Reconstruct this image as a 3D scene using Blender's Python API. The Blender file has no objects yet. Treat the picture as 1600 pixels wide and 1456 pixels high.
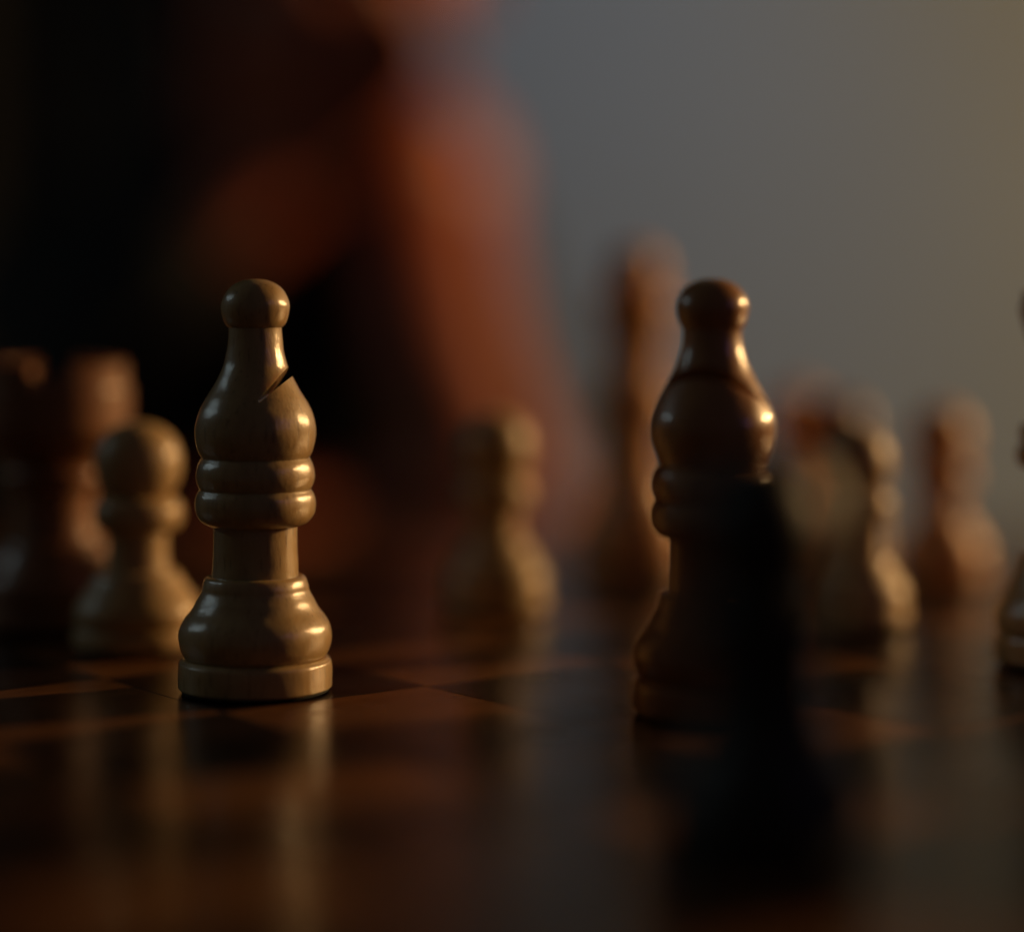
import bpy, bmesh, math, random
from mathutils import Vector, Matrix, Quaternion

random.seed(7)
scene = bpy.context.scene
COL = scene.collection
R = math.radians

# ------------------------------------------------------------------ camera
FPX, HOR, CAMZ = 3570.0, 450.0, 0.0637          # focal length in photo pixels, horizon row, eye height (m)
cd = bpy.data.cameras.new('camera')
cam = bpy.data.objects.new('camera', cd)
COL.objects.link(cam)
cam.location = (0, 0, CAMZ)
cam.rotation_euler = (R(90), 0, 0)
cd.sensor_fit = 'HORIZONTAL'
cd.sensor_width = 36.0
cd.lens = 36.0 * FPX / 1600
cd.shift_y = -(728 - HOR) / 1600
cd.clip_start, cd.clip_end = 0.01, 50
cd.dof.use_dof = True
cd.dof.focus_distance = 0.358
cd.dof.aperture_fstop = cd.lens / 30.0
scene.camera = cam

# ------------------------------------------------------------------ world and lamps
w = bpy.data.worlds.new('World'); scene.world = w; w.use_nodes = True
bg = w.node_tree.nodes['Background']
bg.inputs[0].default_value = (0.95, 0.92, 0.85, 1); bg.inputs[1].default_value = 0.016


def lamp(name, kind, loc, power, color, size=0.03, target=None, spot=60):
    d = bpy.data.lights.new(name, kind); o = bpy.data.objects.new(name, d); COL.objects.link(o)
    o.location = loc; d.energy = power; d.color = color
    if kind == 'AREA':
        d.shape = 'DISK'; d.size = size
    else:
        d.shadow_soft_size = size
    if kind == 'SPOT':
        d.spot_size = R(spot); d.spot_blend = 1.0
    if target:
        o.rotation_euler = (Vector(target) - Vector(loc)).to_track_quat('-Z', 'Y').to_euler()
    return o


lamp('warm_lamp', 'POINT', (1.65, 1.22, 0.50), 138.0, (1.0, 0.60, 0.25), 0.065)
lamp('cool_lamp', 'POINT', (-1.20, 0.72, 0.56), 2.2, (0.75, 0.95, 1.0), 0.011)
lamp('violet_lamp', 'POINT', (0.52, 0.12, 0.24), 0.16, (0.35, 0.28, 1.0), 0.006)
lamp('cool_wall_spot', 'SPOT', (0.22, 1.30, 0.95), 20.0, (0.32, 0.68, 1.0), 0.15, target=(0.05, 2.2, 0.14), spot=56)  # added cool spot that tints the wall blue; no window stands there
scene.view_settings.view_transform = 'Standard'
scene.view_settings.look = 'None'
scene.view_settings.exposure = 0.0
scene.view_settings.gamma = 1.0
scene.cycles.use_denoising = True
scene.cycles.max_bounces = 8


# ------------------------------------------------------------------ materials
def new_mat(name):
    m = bpy.data.materials.new(name); m.use_nodes = True
    nt = m.node_tree
    return m, nt, nt.nodes['Principled BSDF']


def N(nt, kind, **kw):
    n = nt.nodes.new(kind)
    for k, v in kw.items():
        if k in n.inputs.keys():
            n.inputs[k].default_value = v
        else:
            setattr(n, k, v)
    return n


def coords(nt, scale, use_loc=True):
    """object coordinates (metres) + world position of the piece, so pieces differ"""
    tc = nt.nodes.new('ShaderNodeTexCoord')
    mp = N(nt, 'ShaderNodeMapping'); mp.inputs['Scale'].default_value = scale
    if use_loc:
        oi = nt.nodes.new('ShaderNodeObjectInfo')
        ad = N(nt, 'ShaderNodeVectorMath', operation='MULTIPLY_ADD')
        nt.links.new(oi.outputs['Location'], ad.inputs[0])
        ad.inputs[1].default_value = (3.1, 3.7, 2.3)
        nt.links.new(tc.outputs['Object'], ad.inputs[2])
        nt.links.new(ad.outputs[0], mp.inputs['Vector'])
    else:
        nt.links.new(tc.outputs['Object'], mp.inputs['Vector'])
    return mp.outputs['Vector']


def ramp(nt, fac, stops):
    r = nt.nodes.new('ShaderNodeValToRGB'); nt.links.new(fac, r.inputs[0])
    els = r.color_ramp.elements
    while len(els) < len(stops):
        els.new(0.5)
    for e, (p, c) in zip(els, stops):
        e.position = p; e.color = c if len(c) == 4 else (*c, 1)
    return r.outputs[0]


def turned_wood(name, dark, light, rough=0.33, coat=0.35, bump=0.35, pore=1.0):
    m, nt, b = new_mat(name)
    v = coords(nt, (420, 420, 55))
    n1 = N(nt, 'ShaderNodeTexNoise', Scale=1.0, Detail=5.0, Roughness=0.6); nt.links.new(v, n1.inputs['Vector'])
    v2 = coords(nt, (60, 60, 14))
    n2 = N(nt, 'ShaderNodeTexNoise', Scale=1.0, Detail=3.0); nt.links.new(v2, n2.inputs['Vector'])
    mx = N(nt, 'ShaderNodeMix'); mx.data_type = 'FLOAT'; mx.inputs[0].default_value = 0.45
    nt.links.new(n1.outputs[0], mx.inputs[2]); nt.links.new(n2.outputs[0], mx.inputs[3])
    c = ramp(nt, mx.outputs[0], [(0.30, dark), (0.68, light)])
    # fine dark pores, stretched along the grain
    v3 = coords(nt, (1500, 1500, 210))
    n3 = N(nt, 'ShaderNodeTexNoise', Scale=1.0, Detail=2.0); nt.links.new(v3, n3.inputs['Vector'])
    pr = ramp(nt, n3.outputs[0], [(0.30, (0.45, 0.40, 0.34)), (0.40, (1, 1, 1))])
    mm = N(nt, 'ShaderNodeMix', data_type='RGBA', blend_type='MULTIPLY'); mm.inputs[0].default_value = 0.8 * pore
    nt.links.new(c, mm.inputs[6]); nt.links.new(pr, mm.inputs[7])
    nt.links.new(mm.outputs[2], b.inputs['Base Color'])
    # uneven lacquer
    v4 = coords(nt, (1500, 1500, 700))
    n4 = N(nt, 'ShaderNodeTexNoise', Scale=1.0, Detail=6.0, Roughness=0.7); nt.links.new(v4, n4.inputs['Vector'])
    bp = N(nt, 'ShaderNodeBump'); bp.inputs['Strength'].default_value = bump; bp.inputs['Distance'].default_value = 0.0004
    nt.links.new(n4.outputs[0], bp.inputs['Height'])
    nt.links.new(bp.outputs[0], b.inputs['Normal'])
    nt.links.new(bp.outputs[0], b.inputs['Coat Normal'])
    mr = N(nt, 'ShaderNodeMapRange'); mr.inputs[3].default_value = rough - 0.07; mr.inputs[4].default_value = rough + 0.1
    nt.links.new(n2.outputs[0], mr.inputs[0]); nt.links.new(mr.outputs[0], b.inputs['Roughness'])
    b.inputs['Coat Weight'].default_value = coat; b.inputs['Coat Roughness'].default_value = 0.12
    b.inputs['Specular IOR Level'].default_value = 0.4
    b.inputs['Subsurface Weight'].default_value = 0.30
    b.inputs['Subsurface Radius'].default_value = (0.0035, 0.0016, 0.0007)
    b.inputs['Subsurface Scale'].default_value = 1.0
    return m


def veneer(name, dark, light, rough=0.21, pore_col=(0.35, 0.3, 0.3), axis=0):
    m, nt, b = new_mat(name)
    sc = [260, 260, 260]; sc[axis] = 14
    v = coords(nt, sc)
    n1 = N(nt, 'ShaderNodeTexNoise', Scale=1.0, Detail=6.0, Roughness=0.62, Distortion=0.4); nt.links.new(v, n1.inputs['Vector'])
    c = ramp(nt, n1.outputs[0], [(0.30, dark), (0.70, light)])
    sc2 = [1400, 1400, 1400]; sc2[axis] = 120
    v2 = coords(nt, sc2)
    n2 = N(nt, 'ShaderNodeTexNoise', Scale=1.0, Detail=2.0); nt.links.new(v2, n2.inputs['Vector'])
    pr = ramp(nt, n2.outputs[0], [(0.34, pore_col), (0.42, (1, 1, 1))])
    mm = N(nt, 'ShaderNodeMix', data_type='RGBA', blend_type='MULTIPLY'); mm.inputs[0].default_value = 0.9
    nt.links.new(c, mm.inputs[6]); nt.links.new(pr, mm.inputs[7])
    nt.links.new(mm.outputs[2], b.inputs['Base Color'])
    bp = N(nt, 'ShaderNodeBump'); bp.inputs['Strength'].default_value = 0.12; bp.inputs['Distance'].default_value = 0.0002
    nt.links.new(n2.outputs[0], bp.inputs['Height']); nt.links.new(bp.outputs[0], b.inputs['Normal'])
    v3 = coords(nt, (55, 55, 55))
    n3 = N(nt, 'ShaderNodeTexNoise', Scale=1.0, Detail=4.0); nt.links.new(v3, n3.inputs['Vector'])
    mr = N(nt, 'ShaderNodeMapRange'); mr.inputs[3].default_value = rough - 0.08; mr.inputs[4].default_value = rough + 0.14
    nt.links.new(n3.outputs[0], mr.inputs[0]); nt.links.new(mr.outputs[0], b.inputs['Roughness'])
    b.inputs['IOR'].default_value = 1.29
    return m


def plain(name, color, rough=0.8, noise=0.0, nscale=40.0, bump=0.0, sss=0.0):
    m, nt, b = new_mat(name)
    b.inputs['Base Color'].default_value = (*color, 1); b.inputs['Roughness'].default_value = rough
    v = coords(nt, (1, 1, 1), False)
    n1 = N(nt, 'ShaderNodeTexNoise', Scale=nscale, Detail=5.0); nt.links.new(v, n1.inputs['Vector'])
    lo = tuple(c * (1 - noise) for c in color); hi = tuple(min(1, c * (1 + noise)) for c in color)
    nt.links.new(ramp(nt, n1.outputs[0], [(0.3, lo), (0.7, hi)]), b.inputs['Base Color'])
    if bump:
        bp = N(nt, 'ShaderNodeBump'); bp.inputs['Strength'].default_value = bump; bp.inputs['Distance'].default_value = 0.001
        nt.links.new(n1.outputs[0], bp.inputs['Height']); nt.links.new(bp.outputs[0], b.inputs['Normal'])
    if sss:
        b.inputs['Subsurface Weight'].default_value = sss
        b.inputs['Subsurface Radius'].default_value = (0.010, 0.004, 0.002)
        b.inputs['Subsurface Scale'].default_value = 1.0
    return m


M = {
    'maple': turned_wood('maple', (0.36, 0.225, 0.084), (0.56, 0.365, 0.148), rough=0.40, coat=0.95, bump=0.22, pore=0.8),
    'maple_dull': turned_wood('maple_dull', (0.38, 0.24, 0.10), (0.54, 0.36, 0.165), rough=0.45, coat=0.25, bump=0.2, pore=0.5),
    'walnut': turned_wood('walnut', (0.29, 0.125, 0.043), (0.42, 0.20, 0.075), rough=0.34, coat=0.55, bump=0.08, pore=0.4),
    'cherry': turned_wood('cherry', (0.62, 0.28, 0.085), (0.76, 0.37, 0.12), rough=0.42, coat=0.2, bump=0.1, pore=0.4),
    'mahogany': turned_wood('mahogany', (0.20, 0.078, 0.027), (0.29, 0.12, 0.042), rough=0.42, coat=0.2, bump=0.1, pore=0.4),
    'ebony': turned_wood('ebony', (0.008, 0.006, 0.004), (0.018, 0.012, 0.007), rough=0.5, coat=0.0, bump=0.06, pore=0.3),
    'square_light': veneer('square_light', (0.10, 0.040, 0.014), (0.175, 0.072, 0.025)),
    'square_dark': veneer('square_dark', (0.010, 0.006, 0.004), (0.022, 0.012, 0.008)),
    'frame': veneer('frame', (0.05, 0.018, 0.007), (0.09, 0.032, 0.012)),
    'table': veneer('table', (0.04, 0.018, 0.009), (0.07, 0.03, 0.014), rough=0.25),
    'felt': plain('felt', (0.012, 0.014, 0.010), 0.95, 0.3, 900),
    'wall': plain('wall', (0.122, 0.156, 0.203), 0.9, 0.03, 6, 0.1),
    'skin': plain('skin', (0.32, 0.070, 0.025), 0.5, 0.10, 30, 0.05, sss=0.15),
    'shirt': plain('shirt', (0.005, 0.0045, 0.0045), 0.95, 0.3, 60, 0.3),
    'hair': plain('hair', (0.012, 0.008, 0.006), 0.6, 0.4, 200, 0.5),
    'eye': plain('eye', (0.35, 0.33, 0.31), 0.15),
    'iris': plain('iris', (0.03, 0.015, 0.008), 0.1),
    'backdrop': plain('backdrop', (0.004, 0.004, 0.0045), 0.95, 0.3, 80, 0.3),
}


# ------------------------------------------------------------------ helpers
def link(name, me, mat, parent=None, smooth=True):
    o = bpy.data.objects.new(name, me); COL.objects.link(o)
    me.materials.clear(); me.materials.append(mat)
    if smooth:
        me.polygons.foreach_set('use_smooth', [True] * len(me.polygons))
    if parent:
        o.parent = parent
    return o


def thing(name, label, cat, loc=(0, 0, 0), rz=0.0, group=None):
    o = bpy.data.objects.new(name, None); COL.objects.link(o)
    o.empty_display_size = 0.01
    o.location = loc; o.rotation_euler = (0, 0, rz)
    o['label'] = label; o['category'] = cat
    if group:
        o['group'] = group
    return o


def at(u, v, D):
    """photo pixel + depth -> point"""
    return Vector(((u - 800) * D / FPX, D, CAMZ - (v - HOR) * D / FPX))


def catmull(pts, n=6):
    out = []
    for k in range(len(pts) - 1):
        p0 = pts[max(k - 1, 0)]; p1 = pts[k]; p2 = pts[k + 1]; p3 = pts[min(k + 2, len(pts) - 1)]
        for s in range(n):
            t = s / n
            out.append(tuple(max(0.0, 0.5 * (2 * b + (c - a) * t + (2 * a - 5 * b + 4 * c - d) * t * t
                             + (3 * b - a - 3 * c + d) * t ** 3)) if q == 0 else
                             0.5 * (2 * b + (c - a) * t + (2 * a - 5 * b + 4 * c - d) * t * t + (3 * b - a - 3 * c + d) * t ** 3)
                             for q, (a, b, c, d) in enumerate(zip(p0, p1, p2, p3))))
    out.append(pts[-1])
    return out


def lathe_mesh(name, prof, seg=72, smooth_n=6):
    """prof in mm (r, z), bottom to top; closed with caps on the axis"""
    pts = catmull(prof, smooth_n) if smooth_n else prof
    pts = [(r / 1000, z / 1000) for r, z in pts]
    vs, fs = [], []
    rings = []
    for r, z in pts:
        if r < 1e-5:
            rings.append([len(vs)]); vs.append((0, 0, z))
        else:
            rings.append(list(range(len(vs), len(vs) + seg)))
            vs += [(r * math.cos(2 * math.pi * k / seg), r * math.sin(2 * math.pi * k / seg), z) for k in range(seg)]
    if len(rings[0]) > 1:
        i = len(vs); vs.append((0, 0, pts[0][1])); rings.insert(0, [i])
    if len(rings[-1]) > 1:
        i = len(vs); vs.append((0, 0, pts[-1][1])); rings.append([i])
    for a, b in zip(rings, rings[1:]):
        for k in range(seg):
            k2 = (k + 1) % seg
            if len(a) == 1:
                fs.append((a[0], b[k2], b[k]))
            elif len(b) == 1:
                fs.append((a[k], a[k2], b[0]))
            else:
                fs.append((a[k], a[k2], b[k2], b[k]))
    me = bpy.data.meshes.new(name); me.from_pydata(vs, [], fs); me.update()
    bm = bmesh.new(); bm.from_mesh(me); bmesh.ops.recalc_face_normals(bm, faces=bm.faces)
    for e in bm.edges:
        if len(e.link_faces) == 2 and e.calc_face_angle(0) > R(38):
            e.smooth = False
    bm.to_mesh(me); bm.free()
    return me


def box_mesh(name, x0, x1, y0, y1, z0, z1, bev=0.0):
    bm = bmesh.new()
    bmesh.ops.create_cube(bm, size=1)
    for v in bm.verts:
        v.co = Vector((x0 + (v.co.x + .5) * (x1 - x0), y0 + (v.co.y + .5) * (y1 - y0), z0 + (v.co.z + .5) * (z1 - z0)))
    if bev:
        bmesh.ops.bevel(bm, geom=bm.edges[:] + bm.verts[:], offset=bev, segments=2, affect='EDGES', profile=0.5)
    me = bpy.data.meshes.new(name); bm.to_mesh(me); bm.free()
    return me


def bake(o):
    """apply an object's modifiers"""
    dg = bpy.context.evaluated_depsgraph_get(); dg.update()
    me = bpy.data.meshes.new_from_object(o.evaluated_get(dg))
    o.modifiers.clear(); old = o.data; o.data = me
    return me


# ------------------------------------------------------------------ chess pieces
MESH = {}


def cached(key, prof, **kw):
    if key not in MESH:
        MESH[key] = lathe_mesh(key, prof, **kw)
    return MESH[key]


def part(name, key, prof, mat, root, **kw):
    me = cached(key, prof, **kw)
    me = me.copy()
    return link(name, me, mat, root)


FELT = lambda r: [(r, -0.02), (r, 0.9)]
BASE_B = [(11.6, 0.3), (12.0, 0.5), (12.1, 0.9), (12.12, 3.0), (12.0, 4.4), (11.7, 4.85), (11.1, 5.25), (9.0, 5.4)]
FOOT_B = [(9.0, 5.0), (10.95, 5.3), (11.65, 6.3), (12.0, 7.7), (12.05, 8.9), (11.75, 10.2), (11.1, 11.4), (10.15, 12.6), (9.6, 13.5), (9.2, 14.3), (8.75, 15.1), (8.45, 15.8),
          (8.35, 16.5), (8.15, 17.2), (7.85, 17.75), (7.2, 18.05), (5.5, 18.1)]
STEM_B = [(6.85, 17.9), (6.7, 20.0), (6.62, 23.0), (6.6, 26.6)]
COLL2_B = [(6.4, 25.9), (7.5, 26.0), (8.5, 26.6), (9.25, 27.7), (9.52, 29.1), (9.4, 30.4), (9.0, 31.3), (8.5, 31.7), (6, 31.8)]
COLL1_B = [(6.4, 31.3), (8.3, 31.4), (8.9, 31.9), (9.25, 32.9), (9.35, 34.0), (9.15, 35.3), (8.7, 36.3), (8.2, 36.7), (6, 36.8)]
MITRE_1 = [(6.4, 36.3), (8.1, 36.4), (8.8, 37.2), (9.3, 38.7), (9.5, 40.4), (9.4, 42.0), (8.9, 43.9), (8.0, 45.7), (6.9, 47.5), (5.85, 49.4),
           (5.0, 51.3), (4.5, 53.6), (4.22, 56.0), (4.2, 57.6)]
MITRE_2 = [(6.4, 36.3), (7.8, 36.5), (8.5, 38.2), (9.2, 40.2), (9.47, 42.0), (9.35, 43.6), (8.8, 45.3), (7.8, 47.4), (6.5, 49.8), (5.3, 52.2),
           (4.6, 54.4), (4.35, 56.2), (4.4, 57.6)]
BALL_1 = [(3.4, 56.9), (4.35, 57.25), (5.0, 58.3), (5.37, 60.0), (5.25, 61.4), (4.6, 62.8), (3.5, 63.9), (2.0, 64.6), (0.9, 64.8), (0, 64.85)]


def rough_lathe(me, amp, seed):
    """hand-turned unevenness, a few hundredths of a millimetre"""
    from mathutils import noise
    for v in me.vertices:
        d = noise.noise(Vector((v.co.x * 330 + seed, v.co.y * 330, v.co.z * 420)))
        r = Vector((v.co.x, v.co.y, 0))
        if r.length > 1e-4:
            v.co += r.normalized() * d * amp
    me.update()


def bishop(loc, mat, label, mitre, cut_az, cut_z, cut_in, tilt=0.0, group=None, seed=0.0, slot=0.0015):
    t = thing('bishop', label, 'bishop', loc, 0, group)
    part('felt_pad', 'felt_b', FELT(11.6), M['felt'], t, smooth_n=0)
    for nm, key, prof in (('base', 'b_base', BASE_B), ('foot', 'b_foot', FOOT_B), ('stem', 'b_stem', STEM_B),
                          ('collar', 'b_col2', COLL2_B), ('collar', 'b_col1', COLL1_B), ('finial', 'b_ball', BALL_1)):
        o = part(nm, key, prof, mat, t, seg=96)
        rough_lathe(o.data, 0.00009, seed)
    me = lathe_mesh('mitre', mitre, seg=112)
    rough_lathe(me, 0.00009, seed)
    o = link('mitre', me, mat, t)
    # the slanting saw cut: enters from azimuth cut_az, runs down and inward
    c = box_mesh('cut', cut_in, 0.03, -0.03, 0.03, -slot / 2, slot / 2)
    for v in c.vertices:                     # the cut narrows to its inner end
        v.co.z *= 0.25 if v.co.x < 0.01 else 4.4
    co = bpy.data.objects.new('cut', c); COL.objects.link(co)
    co.matrix_world = (Matrix.Translation(Vector(loc) + Vector((0, 0, cut_z))) @ Matrix.Rotation(cut_az, 4, 'Z')
                       @ Matrix.Rotation(-tilt, 4, 'Y'))
    bpy.context.view_layer.update()
    md = o.modifiers.new('b', 'BOOLEAN'); md.operation = 'DIFFERENCE'; md.object = co; md.solver = 'EXACT'
    me = bake(o)
    bpy.data.objects.remove(co)
    me.materials.clear(); me.materials.append(mat)
    bm = bmesh.new(); bm.from_mesh(me)
    for f in bm.faces:
        f.smooth = True
    for e in bm.edges:
        e.smooth = not (len(e.link_faces) == 2 and e.calc_face_angle(0) > R(35))
    bm.to_mesh(me); bm.free()
    return t


BASE_P = [(9.8, 0.55), (10.3, 0.8), (10.5, 1.3), (10.5, 2.8), (10.3, 3.9), (9.8, 4.3), (8, 4.5)]
FOOT_P = [(8, 4.1), (9.6, 4.3), (10.2, 5.3), (10.35, 6.6), (10.0, 8.0), (9.1, 9.6), (8.1, 11.1), (7.3, 12.4), (6.8, 13.4), (6.2, 14.0), (5.0, 14.2)]
STEM_P = [(5.3, 13.8), (4.95, 16.0), (4.8, 18.5), (4.9, 21.5)]
COLL_P = [(4.6, 21.0), (5.8, 21.2), (6.8, 22.1), (7.25, 23.7), (7.2, 25.3), (6.6, 26.6), (5.6, 27.3), (4, 27.5)]
HEAD_P = [(4.2, 26.9), (5.3, 27.7), (6.4, 29.4), (7.0, 31.6), (7.15, 33.4), (6.9, 35.4), (6.1, 37.5), (4.8, 39.1), (3.0, 40.2), (1.3, 40.65), (0, 40.7)]


STEM_S = [(6.6, 13.8), (6.2, 16.0), (6.0, 18.5), (6.1, 21.5)]


def pawn(loc, mat, label, group=None, s=0.96, slim=1.0, stout=False):
    t = thing('pawn', label, 'pawn', loc, 0, group)
    t.scale = (s * slim, s * slim, s)
    part('felt_pad', 'felt_p', FELT(10.0), M['felt'], t, smooth_n=0)
    for nm, key, prof in (('base', 'p_base', BASE_P), ('foot', 'p_foot', FOOT_P), ('stem', 'p_stout' if stout else 'p_stem', STEM_S if stout else STEM_P),
                          ('collar', 'p_col', COLL_P), ('head', 'p_head', HEAD_P)):
        part(nm, key, prof, mat, t)
    return t


def merlon_mesh(r0, r1, z0, z1, a0, a1, n=8):
    vs, fs = [], []
    for k in range(n + 1):
        a = a0 + (a1 - a0) * k / n
        for r, z in ((r0, z0), (r1, z0), (r1, z1 - .4), (r1 - .4, z1), (r0 + .3, z1), (r0, z1 - .3)):
            vs.append((r * math.cos(a) / 1000, r * math.sin(a) / 1000, z / 1000))
    for k in range(n):
        for q in range(6):
            q2 = (q + 1) % 6
            fs.append((k * 6 + q, k * 6 + q2, k * 6 + 6 + q2, k * 6 + 6 + q))
    fs.append(tuple(range(6))); fs.append(tuple(n * 6 + q for q in range(5, -1, -1)))
    me = bpy.data.meshes.new('merlon'); me.from_pydata(vs, [], fs); me.update()
    bm = bmesh.new(); bm.from_mesh(me); bmesh.ops.recalc_face_normals(bm, faces=bm.faces); bm.to_mesh(me); bm.free()
    return me


def rook(loc, mat, label, rz=0.0, s=1.0):
    t = thing('rook', label, 'rook', loc, rz)
    t.scale = (s, s, s)
    part('felt_pad', 'felt_r', FELT(12.5), M['felt'], t, smooth_n=0)
    for nm, key, prof in (
        ('base', 'r_base', [(13, .55), (13.6, .8), (13.9, 1.4), (13.9, 3.5), (13.7, 4.8), (13.1, 5.3), (10, 5.4)]),
        ('foot', 'r_foot', [(10, 5.0), (13, 5.3), (13.6, 6.6), (13.6, 8.4), (12.9, 10.4), (11.5, 12.6), (10.3, 14.6), (9.6, 16.2), (8.8, 17.0), (7, 17.2)]),
        ('stem', 'r_stem', [(8.2, 16.6), (7.6, 20), (7.4, 24), (7.7, 27.8)]),
        ('collar', 'r_col', [(7, 27), (8.6, 27.2), (9.6, 28.2), (9.9, 29.4), (9.5, 30.6), (8.4, 31.2), (6.5, 31.3)]),
        ('tower', 'r_tow', [(7, 30.8), (8.4, 31.6), (10.2, 33.2), (12.2, 35.2), (13.6, 37.0), (14.1, 38.4), (14.2, 41.0), (14.2, 44.0), (14.15, 46.2),
                            (13.6, 46.6), (11.0, 46.6), (10.3, 46.2), (10.1, 45.0), (9.8, 44.0), (8.5, 43.8), (0, 43.8)])):
        part(nm, key, prof, mat, t)
    for k in range(4):
        a = 2 * math.pi * k / 4
        link('merlon', merlon_mesh(10.3, 14.1, 46.2, 51.0, a, a + 0.92), mat, t, smooth=False)
    return t


def queen(loc, mat, label, rz=0.0):
    t = thing('queen', label, 'queen', loc, rz)
    part('felt_pad', 'felt_r', FELT(12.5), M['felt'], t, smooth_n=0)
    for nm, key, prof in (
        ('base', 'q_base', [(12.6, .55), (13.2, .8), (13.4, 1.4), (13.4, 3.6), (13.2, 4.8), (12.6, 5.3), (10, 5.4)]),
        ('foot', 'q_foot', [(10, 5), (12.4, 5.3), (13.2, 6.8), (13.2, 8.8), (12.4, 10.8), (11, 13.2), (9.9, 15.6), (9.2, 18), (8.6, 19.2), (7.4, 19.6), (6, 19.7)]),
        ('stem', 'q_stem', [(7.3, 19.2), (6.9, 23), (6.7, 28), (6.8, 33.3)]),
        ('collar', 'q_col2', [(6.5, 32.6), (8, 32.8), (9.2, 33.6), (9.7, 35), (9.4, 36.4), (8.6, 37.2), (6, 37.4)]),
        ('collar', 'q_col1', [(6.5, 36.8), (8.5, 37.2), (9.1, 38.6), (8.8, 40), (8, 40.7), (6, 40.8)]),
        ('coronet', 'q_cor', [(6, 40.2), (6.4, 41), (6.2, 44), (6.3, 48), (6.9, 52), (7.9, 55.6), (8.8, 58.6), (9.0, 60.2), (8.5, 61.2), (7.2, 61.4), (6.2, 61.8),
                              (4.8, 63.0), (3.4, 63.4)])):
        part(nm, key, prof, mat, t)
    part('finial', 'q_fin', [(3.4, 62.6), (5.2, 63.6), (6.3, 65.8), (6.5, 68.0), (5.9, 70.2), (4.4, 71.9), (2.2, 72.7), (0, 72.8)], mat, t)
    for k in range(8):
        a = 2 * math.pi * k / 8
        link('crown_point', merlon_mesh(6.9, 8.6, 60.4, 63.0, a - .2, a + .2, 4), mat, t, smooth=False)
    return t


# ------------------------------------------------------------------ the board (frame of its own: diagonal axes i, j)
SQ = 0.0375
TH = R(-7.4)
P0 = Vector((-0.0435, 0.343))
H2 = SQ / math.sqrt(2)
IA = Vector((math.cos(TH), math.sin(TH))); JA = Vector((-math.sin(TH), math.cos(TH)))


def lat(i, j):
    return P0 + IA * (i * H2) + JA * (j * H2)


# file direction (a) and rank direction (b) in the plane
AX = (lat(1, 1) - lat(0, 0)).normalized(); BX = (lat(-1, 1) - lat(0, 0)).normalized()
board_rot = math.atan2(AX.y, AX.x)
near = lat(2, -6)                       # corner a = -4, b = -8
centre = near + (AX + BX) * (4 * SQ)
TBL = -0.022
bd = thing('chessboard', 'glossy wooden chessboard of reddish brown and near black squares under the pieces', 'chessboard', (centre.x, centre.y, 0), board_rot)
sq_me = {}
for col in ('square_light', 'square_dark'):
    sq_me[col] = box_mesh(col, -SQ / 2 + 0.00005, SQ / 2 - 0.00005, -SQ / 2 + 0.00005, SQ / 2 - 0.00005, -0.004, 0.0, 0.00012)
    sq_me[col].materials.append(M[col])
for a in range(8):
    for b in range(8):
        j = (2 * a - 3 + 2 * b - 7) / 2          # j index of the square's centre
        col = 'square_dark' if int(round(j)) % 2 else 'square_light'
        o = bpy.data.objects.new('square', sq_me[col]); COL.objects.link(o); o.parent = bd
        o.location = ((a - 3.5) * SQ, (b - 3.5) * SQ, random.uniform(-0.00002, 0.00002))
        o.rotation_euler = (random.uniform(-1, 1) * 0.0006, random.uniform(-1, 1) * 0.0006, 0)
W = 4 * SQ; BW = 0.024
link('panel', box_mesh('panel', -W, W, -W, W, TBL + 0.002, -0.0042), M['frame'], bd, False)
for k in range(4):
    # mitred rails
    z0, z1 = TBL + 0.0005, 0.0004
    vs = [(-W, W, z0), (W, W, z0), (W + BW, W + BW, z0), (-W - BW, W + BW, z0),
          (-W, W, z1), (W, W, z1), (W + BW, W + BW, z1), (-W - BW, W + BW, z1)]
    me = bpy.data.meshes.new('rail'); me.from_pydata(vs, [], [(3, 2, 1, 0), (4, 5, 6, 7), (0, 1, 5, 4), (1, 2, 6, 5), (2, 3, 7, 6), (3, 0, 4, 7)])
    bm = bmesh.new(); bm.from_mesh(me); bmesh.ops.recalc_face_normals(bm, faces=bm.faces)
    bmesh.ops.bevel(bm, geom=[e for e in bm.edges if all(v.co.z > 0 for v in e.verts) and all(v.co.y > W + BW / 2 for v in e.verts)], offset=0.0015, segments=3, affect='EDGES')
    bm.to_mesh(me); bm.free()
    o = link('rail', me, M['frame'], bd, False); o.rotation_euler = (0, 0, k * math.pi / 2)

# the table
tb = thing('table', 'dark brown polished wooden table beneath the chessboard', 'table', (0, 0.35, TBL))
link('table_top', box_mesh('table_top', -0.62, 0.62, -0.46, 0.45, -0.03, 0, 0.003), M['table'], tb, False)

# wall
wl = link('wall', box_mesh('wall', -2.2, 2.2, 2.25, 2.35, -0.75, 2.2), M['wall'], None, False)
wl['kind'] = 'structure'

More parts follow.
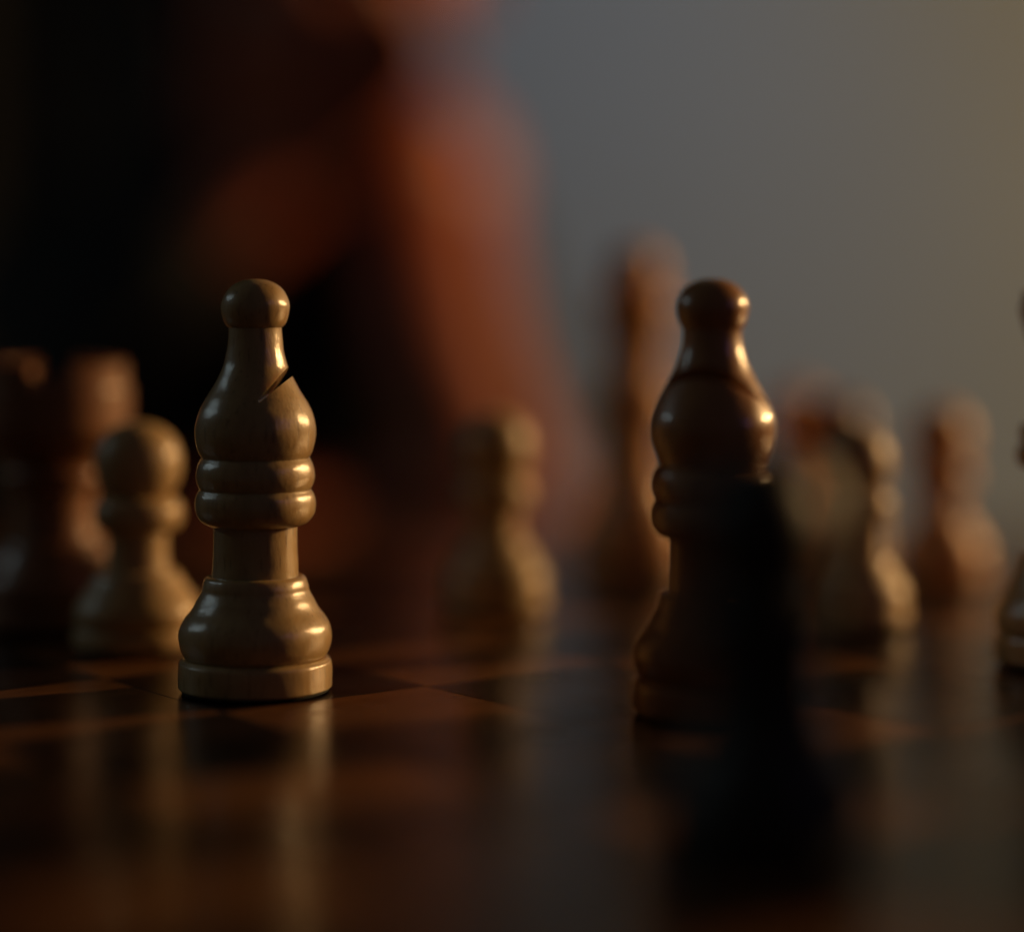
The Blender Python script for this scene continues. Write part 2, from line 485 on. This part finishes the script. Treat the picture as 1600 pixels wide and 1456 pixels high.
# dark folded backdrop behind the person, added to keep the left background black
vs, fs = [], []
nx = 160
for k in range(nx + 1):
    s = k / nx; x = -1.25 + s * 1.02
    y = 1.80 + 0.028 * math.sin(s * 62) + 0.012 * math.sin(s * 23 + 1)
    for z in (-0.75, 0.0, 0.8, 1.6):
        vs.append((x + 0.006 * math.sin(z * 5 + k), y + 0.006 * z * math.sin(s * 31), z))
for k in range(nx):
    for q in range(3):
        i0 = k * 4 + q
        fs.append((i0, i0 + 4, i0 + 5, i0 + 1))
me = bpy.data.meshes.new('backdrop'); me.from_pydata(vs, [], fs); me.update()
cu = link('backdrop', me, M['backdrop']); sm = cu.modifiers.new('s', 'SOLIDIFY'); sm.thickness = 0.003
cu['label'] = 'nearly black folded backdrop added behind the seated person'; cu['category'] = 'backdrop'

# ------------------------------------------------------------------ the pieces where they stand


def spot(u, D):
    return ((u - 800) * D / FPX, D, 0.0003)


bishop(spot(399, 0.361), M['maple'], 'pale wood bishop with a short notch in its side, alone on a dark square',
       MITRE_1, R(0), 0.0444, 0.0020, tilt=R(46), seed=3.3, slot=0.0013)
bishop(spot(1113, 0.342), M['walnut'], 'glossy brown bishop with a curved slit, just behind the black pawn',
       MITRE_2, R(-112), 0.0462, -0.001, tilt=R(38), seed=9.1)
pawn(spot(1196, 0.250), M['ebony'], 'black pawn standing in front of the brown bishop', s=1.13, slim=0.98, stout=True)
pawn(spot(215, 0.402), M['maple_dull'], 'pale wood pawn between the rook and the pale bishop', s=0.98, slim=1.09)
rook(spot(86, 0.427), M['mahogany'], 'reddish rook with battlements behind the pale pawn', R(-61), 0.97)
pawn(spot(775, 0.450), M['maple_dull'], 'pale wood pawn standing by itself in front of the person\'s arm')
queen((0.0280, 0.522, 0.0003), M['cherry'], 'tall reddish queen behind the brown bishop', R(10))
pawn(spot(1247, 0.560), M['cherry'], 'reddish pawn between the tall queen and a darker brown pawn')
pawn(spot(1313, 0.515), M['mahogany'], 'dark brown pawn half hidden behind a pale pawn')
pawn(spot(1338, 0.430), M['maple_dull'], 'pale pawn with a bright rim, in front of the dark brown pawn', s=0.92)
pawn(spot(1470, 0.498), M['cherry'], 'reddish pawn between the rim-lit pawn and the pale queen', s=0.93)
queen((0.0950, 0.386, 0.0003), M['maple'], 'pale wood queen to the right of the nearest reddish pawn', R(5))
x, y = lat(6, -1); rook((x, y, 0.0003), M['walnut'], 'added brown rook out of view, right of the black pawn', R(30))  # unseen rook, added to throw its shadow across the foreground
x, y = lat(5, -2); pawn((x + 0.001, y - 0.011, 0.0003), M['ebony'], 'added black pawn out of view beside the brown rook, nearer the board edge')  # unseen pawn put here to shade the board under the black pawn
x, y = lat(6, 1); bishop((x, y, 0.0003), M['walnut'], 'added second brown bishop out of view, beside the brown rook',
                        MITRE_2, R(40), 0.0462, -0.001, tilt=R(38), seed=5.0)  # unseen bishop, added so its long shadow darkens the near board
x, y = lat(6, 3); pawn((x, y, 0.0003), M['walnut'], 'added dark brown pawn out of view, right of the pale queen')  # unseen pawn, added to shade the base of the glossy bishop


# ------------------------------------------------------------------ the person
def capsule(bm, p, q, r0, r1, n=20):
    p, q = Vector(p), Vector(q); d = (q - p); L = d.length
    rot = d.to_track_quat('Z', 'Y').to_matrix().to_4x4()
    rings = []
    for k in range(7):
        a = -math.pi / 2 + k * math.pi / 12
        rings.append((r0 * math.cos(a), r0 * math.sin(a)))
    for k in range(7):
        a = k * math.pi / 12
        rings.append((r1 * math.cos(a), L + r1 * math.sin(a)))
    prev = None
    T = Matrix.Translation(p) @ rot
    for r, z in rings:
        ring = [bm.verts.new(T @ Vector((max(r, 1e-5) * math.cos(2 * math.pi * k / n), max(r, 1e-5) * math.sin(2 * math.pi * k / n), z))) for k in range(n)]
        if prev:
            for k in range(n):
                bm.faces.new((prev[k], prev[(k + 1) % n], ring[(k + 1) % n], ring[k]))
        else:
            bm.faces.new(ring[::-1])
        prev = ring
    bm.faces.new(prev)


def ellipsoid(bm, c, r, rot=None):
    T = Matrix.Translation(Vector(c)) @ (rot.to_4x4() if rot else Matrix()) @ Matrix.Diagonal((*r, 1))
    bmesh.ops.create_uvsphere(bm, u_segments=28, v_segments=18, radius=1, matrix=T)


def remeshed(name, bm, mat, parent, voxel, smooth=6):
    me = bpy.data.meshes.new(name); bm.to_mesh(me); bm.free()
    o = bpy.data.objects.new(name, me); COL.objects.link(o)
    r = o.modifiers.new('r', 'REMESH'); r.mode = 'VOXEL'; r.voxel_size = voxel
    s = o.modifiers.new('s', 'SMOOTH'); s.factor = 0.5; s.iterations = smooth
    bake(o)
    o.data.materials.clear(); o.data.materials.append(mat)
    o.data.polygons.foreach_set('use_smooth', [True] * len(o.data.polygons))
    o.parent = parent
    return o


ps = thing('person', 'person in a black top bowed over the board with one hand at the chin', 'person', (0, 0, 0))
# joints
cx = -0.125
pelvis = Vector((cx, 1.40, -0.40)); waist = Vector((cx, 1.37, -0.22)); chest = Vector((cx, 1.29, -0.02)); top = Vector((cx, 1.25, 0.085))
neck0 = Vector((cx, 1.235, 0.10)); neck1 = Vector((cx + 0.005, 1.20, 0.20))
hc = Vector((cx + 0.032, 1.16, 0.238))                  # head centre
hrot = Quaternion((1, 0, 0), R(22)).to_matrix() @ Quaternion((0, 0, 1), R(4)).to_matrix()   # bowed towards the board
shl = at(650, 285, 1.17); elb = at(800, 785, 1.07); wri = at(610, 807, 1.077); hnd = at(545, 799, 1.076)
shr = Vector((cx - 0.125, 1.225, 0.055)); elr = at(120, 640, 1.12); wrr = at(450, 275, 1.125); hnr = at(515, 195, 1.11)


def hand(bm, w, h, up, thumb_side, curl):
    """palm from wrist w towards h, five fingers; up = palm normal"""
    f = (h - w).normalized(); side = f.cross(up).normalized() * thumb_side; up = side.cross(f).normalized() * thumb_side
    palm_end = w + f * 0.068
    for k in range(4):
        o = side * (0.021 - 0.0145 * k)
        capsule(bm, w + f * 0.008 + o * 0.55, palm_end + o, 0.012, 0.0095)
        L = (0.034, 0.039, 0.036, 0.028)[k]
        p = palm_end + o; d = f.copy()
        for seg, (l, r0, r1) in enumerate(((L, .0088, .0080), (L * .62, .0080, .0074), (L * .5, .0074, .0062))):
            d = (Quaternion(side * thumb_side, -curl * (0.6 + .3 * seg)) @ d).normalized()
            q = p + d * l
            capsule(bm, p, q, r0, r1, 12); p = q
    p = w + f * 0.018 + side * 0.016
    for l, r0, r1, sp in ((.034, .0115, .0095, .75), (.028, .0095, .0085, .5), (.022, .0085, .0065, .25)):
        q = p + (f + side * sp - up * 0.2).normalized() * l
        capsule(bm, p, q, r0, r1, 12); p = q


bm = bmesh.new()
# trunk and neck
for p, q, r0, r1 in ((pelvis, waist, .115, .10), (waist, chest, .10, .112), (chest, top, .112, .085)):
    capsule(bm, p + Vector((.035, 0, 0)), q + Vector((.035, 0, 0)), r0 * .85, r1 * .85); capsule(bm, p - Vector((.035, 0, 0)), q - Vector((.035, 0, 0)), r0 * .85, r1 * .85)
capsule(bm, neck0, neck1, .045, .042)
capsule(bm, top + Vector((.02, 0, .0)), shl, .055, .040); capsule(bm, top - Vector((.02, 0, 0)), shr, .055, .040)
# lowered arm
ellipsoid(bm, shl, (.042, .044, .046))
mid = at(702, 560, 1.10)
capsule(bm, shl, mid, .036, .031); capsule(bm, mid, elb, .031, .025)
mf = elb.lerp(wri, .35) + Vector((0, 0, .004))
capsule(bm, elb, mf, .0265, .030); capsule(bm, mf, wri, .030, .020)
hand(bm, wri, hnd, Vector((0, 0, 1)), -1, 0.35)
# raised arm
ellipsoid(bm, shr, (.042, .044, .046))
capsule(bm, shr, elr, .037, .027)
mf = elr.lerp(wrr, .35)
capsule(bm, elr, mf, .025, .026); capsule(bm, mf, wrr, .026, .019)
hand(bm, wrr, hnr, Vector((.2, 1, .2)), 1, 0.45)


def hp(x, y, z):
    return hc + hrot @ Vector((x, y, z))


# head: cranium, jaw, nose, lips, brow, ears (face towards -y)
ellipsoid(bm, hp(0, .012, .025), (.070, .088, .085), hrot)
ellipsoid(bm, hp(0, -.022, -.035), (.056, .062, .066), hrot)
ellipsoid(bm, hp(0, -.058, -.088), (.024, .022, .019), hrot)
capsule(bm, hp(0, -.082, .012), hp(0, -.098, -.028), .0075, .0125, 14)
for s in (-1, 1):
    ellipsoid(bm, hp(s * .010, -.093, -.031), (.008, .009, .007), hrot)
    ellipsoid(bm, hp(s * .033, -.062, -.022), (.022, .018, .018), hrot)
    ellipsoid(bm, hp(s * .030, -.074, .020), (.023, .010, .008), hrot)
    ellipsoid(bm, hp(s * .072, .010, -.008), (.008, .018, .030), hrot)
    ellipsoid(bm, hp(s * .008, -.082, -.054), (.016, .008, .0055), hrot)
    ellipsoid(bm, hp(s * .006, -.080, -.066), (.014, .009, .006), hrot)
body = remeshed('body', bm, M['skin'], ps, 0.0042, 5)
# eyes, half open
for s in (-1, 1):
    for nm, c, r, m in (('eye', (s * .030, -.0725, .004), .0115, 'eye'), ('iris', (s * .030, -.0800, .0025), .0055, 'iris')):
        b2 = bmesh.new(); ellipsoid(b2, hp(*c), (r, r, r * .8), hrot)
        me = bpy.data.meshes.new(nm); b2.to_mesh(me); b2.free()
        link(nm, me, M[m], body)
# black top: loose, wide, with a long sleeve on the raised arm's side
bm = bmesh.new()
for p, q, r0, r1 in ((pelvis - Vector((0, 0, .06)), waist, .135, .125), (waist, chest, .125, .132), (chest, top - Vector((0, 0, .015)), .132, .098)):
    for s in (-.045, 0, .045):
        capsule(bm, p + Vector((s, 0, 0)), q + Vector((s, 0, 0)), r0 * .9, r1 * .9)
capsule(bm, top + Vector((.02, 0, -.004)), shl + Vector((-.030, 0, .0)), .064, .050)
capsule(bm, top - Vector((.02, 0, .004)), shr, .066, .056)
capsule(bm, shr, elr, .054, .046)
capsule(bm, elr, elr.lerp(wrr, .50), .046, .040)
remeshed('top', bm, M['shirt'], ps, 0.006, 6)
# hair: cap of short dark hair
bm = bmesh.new()
ellipsoid(bm, hp(0, .026, .040), (.077, .088, .085), hrot)
ellipsoid(bm, hp(0, .060, -.015), (.068, .055, .075), hrot)
for k in range(60):
    a = random.uniform(-2.6, 2.6); z = random.uniform(-.02, .09)
    rr = .078 * math.sqrt(max(.1, 1 - ((z - .04) / .1) ** 2))
    p = hp(rr * math.sin(a), .03 + .088 / .078 * rr * math.cos(a), z)
    capsule(bm, p, p + hrot @ Vector((random.uniform(-.006, .006), random.uniform(-.004, .004), -.03)), .009, .004, 8)
remeshed('hair', bm, M['hair'], ps, 0.005, 2)
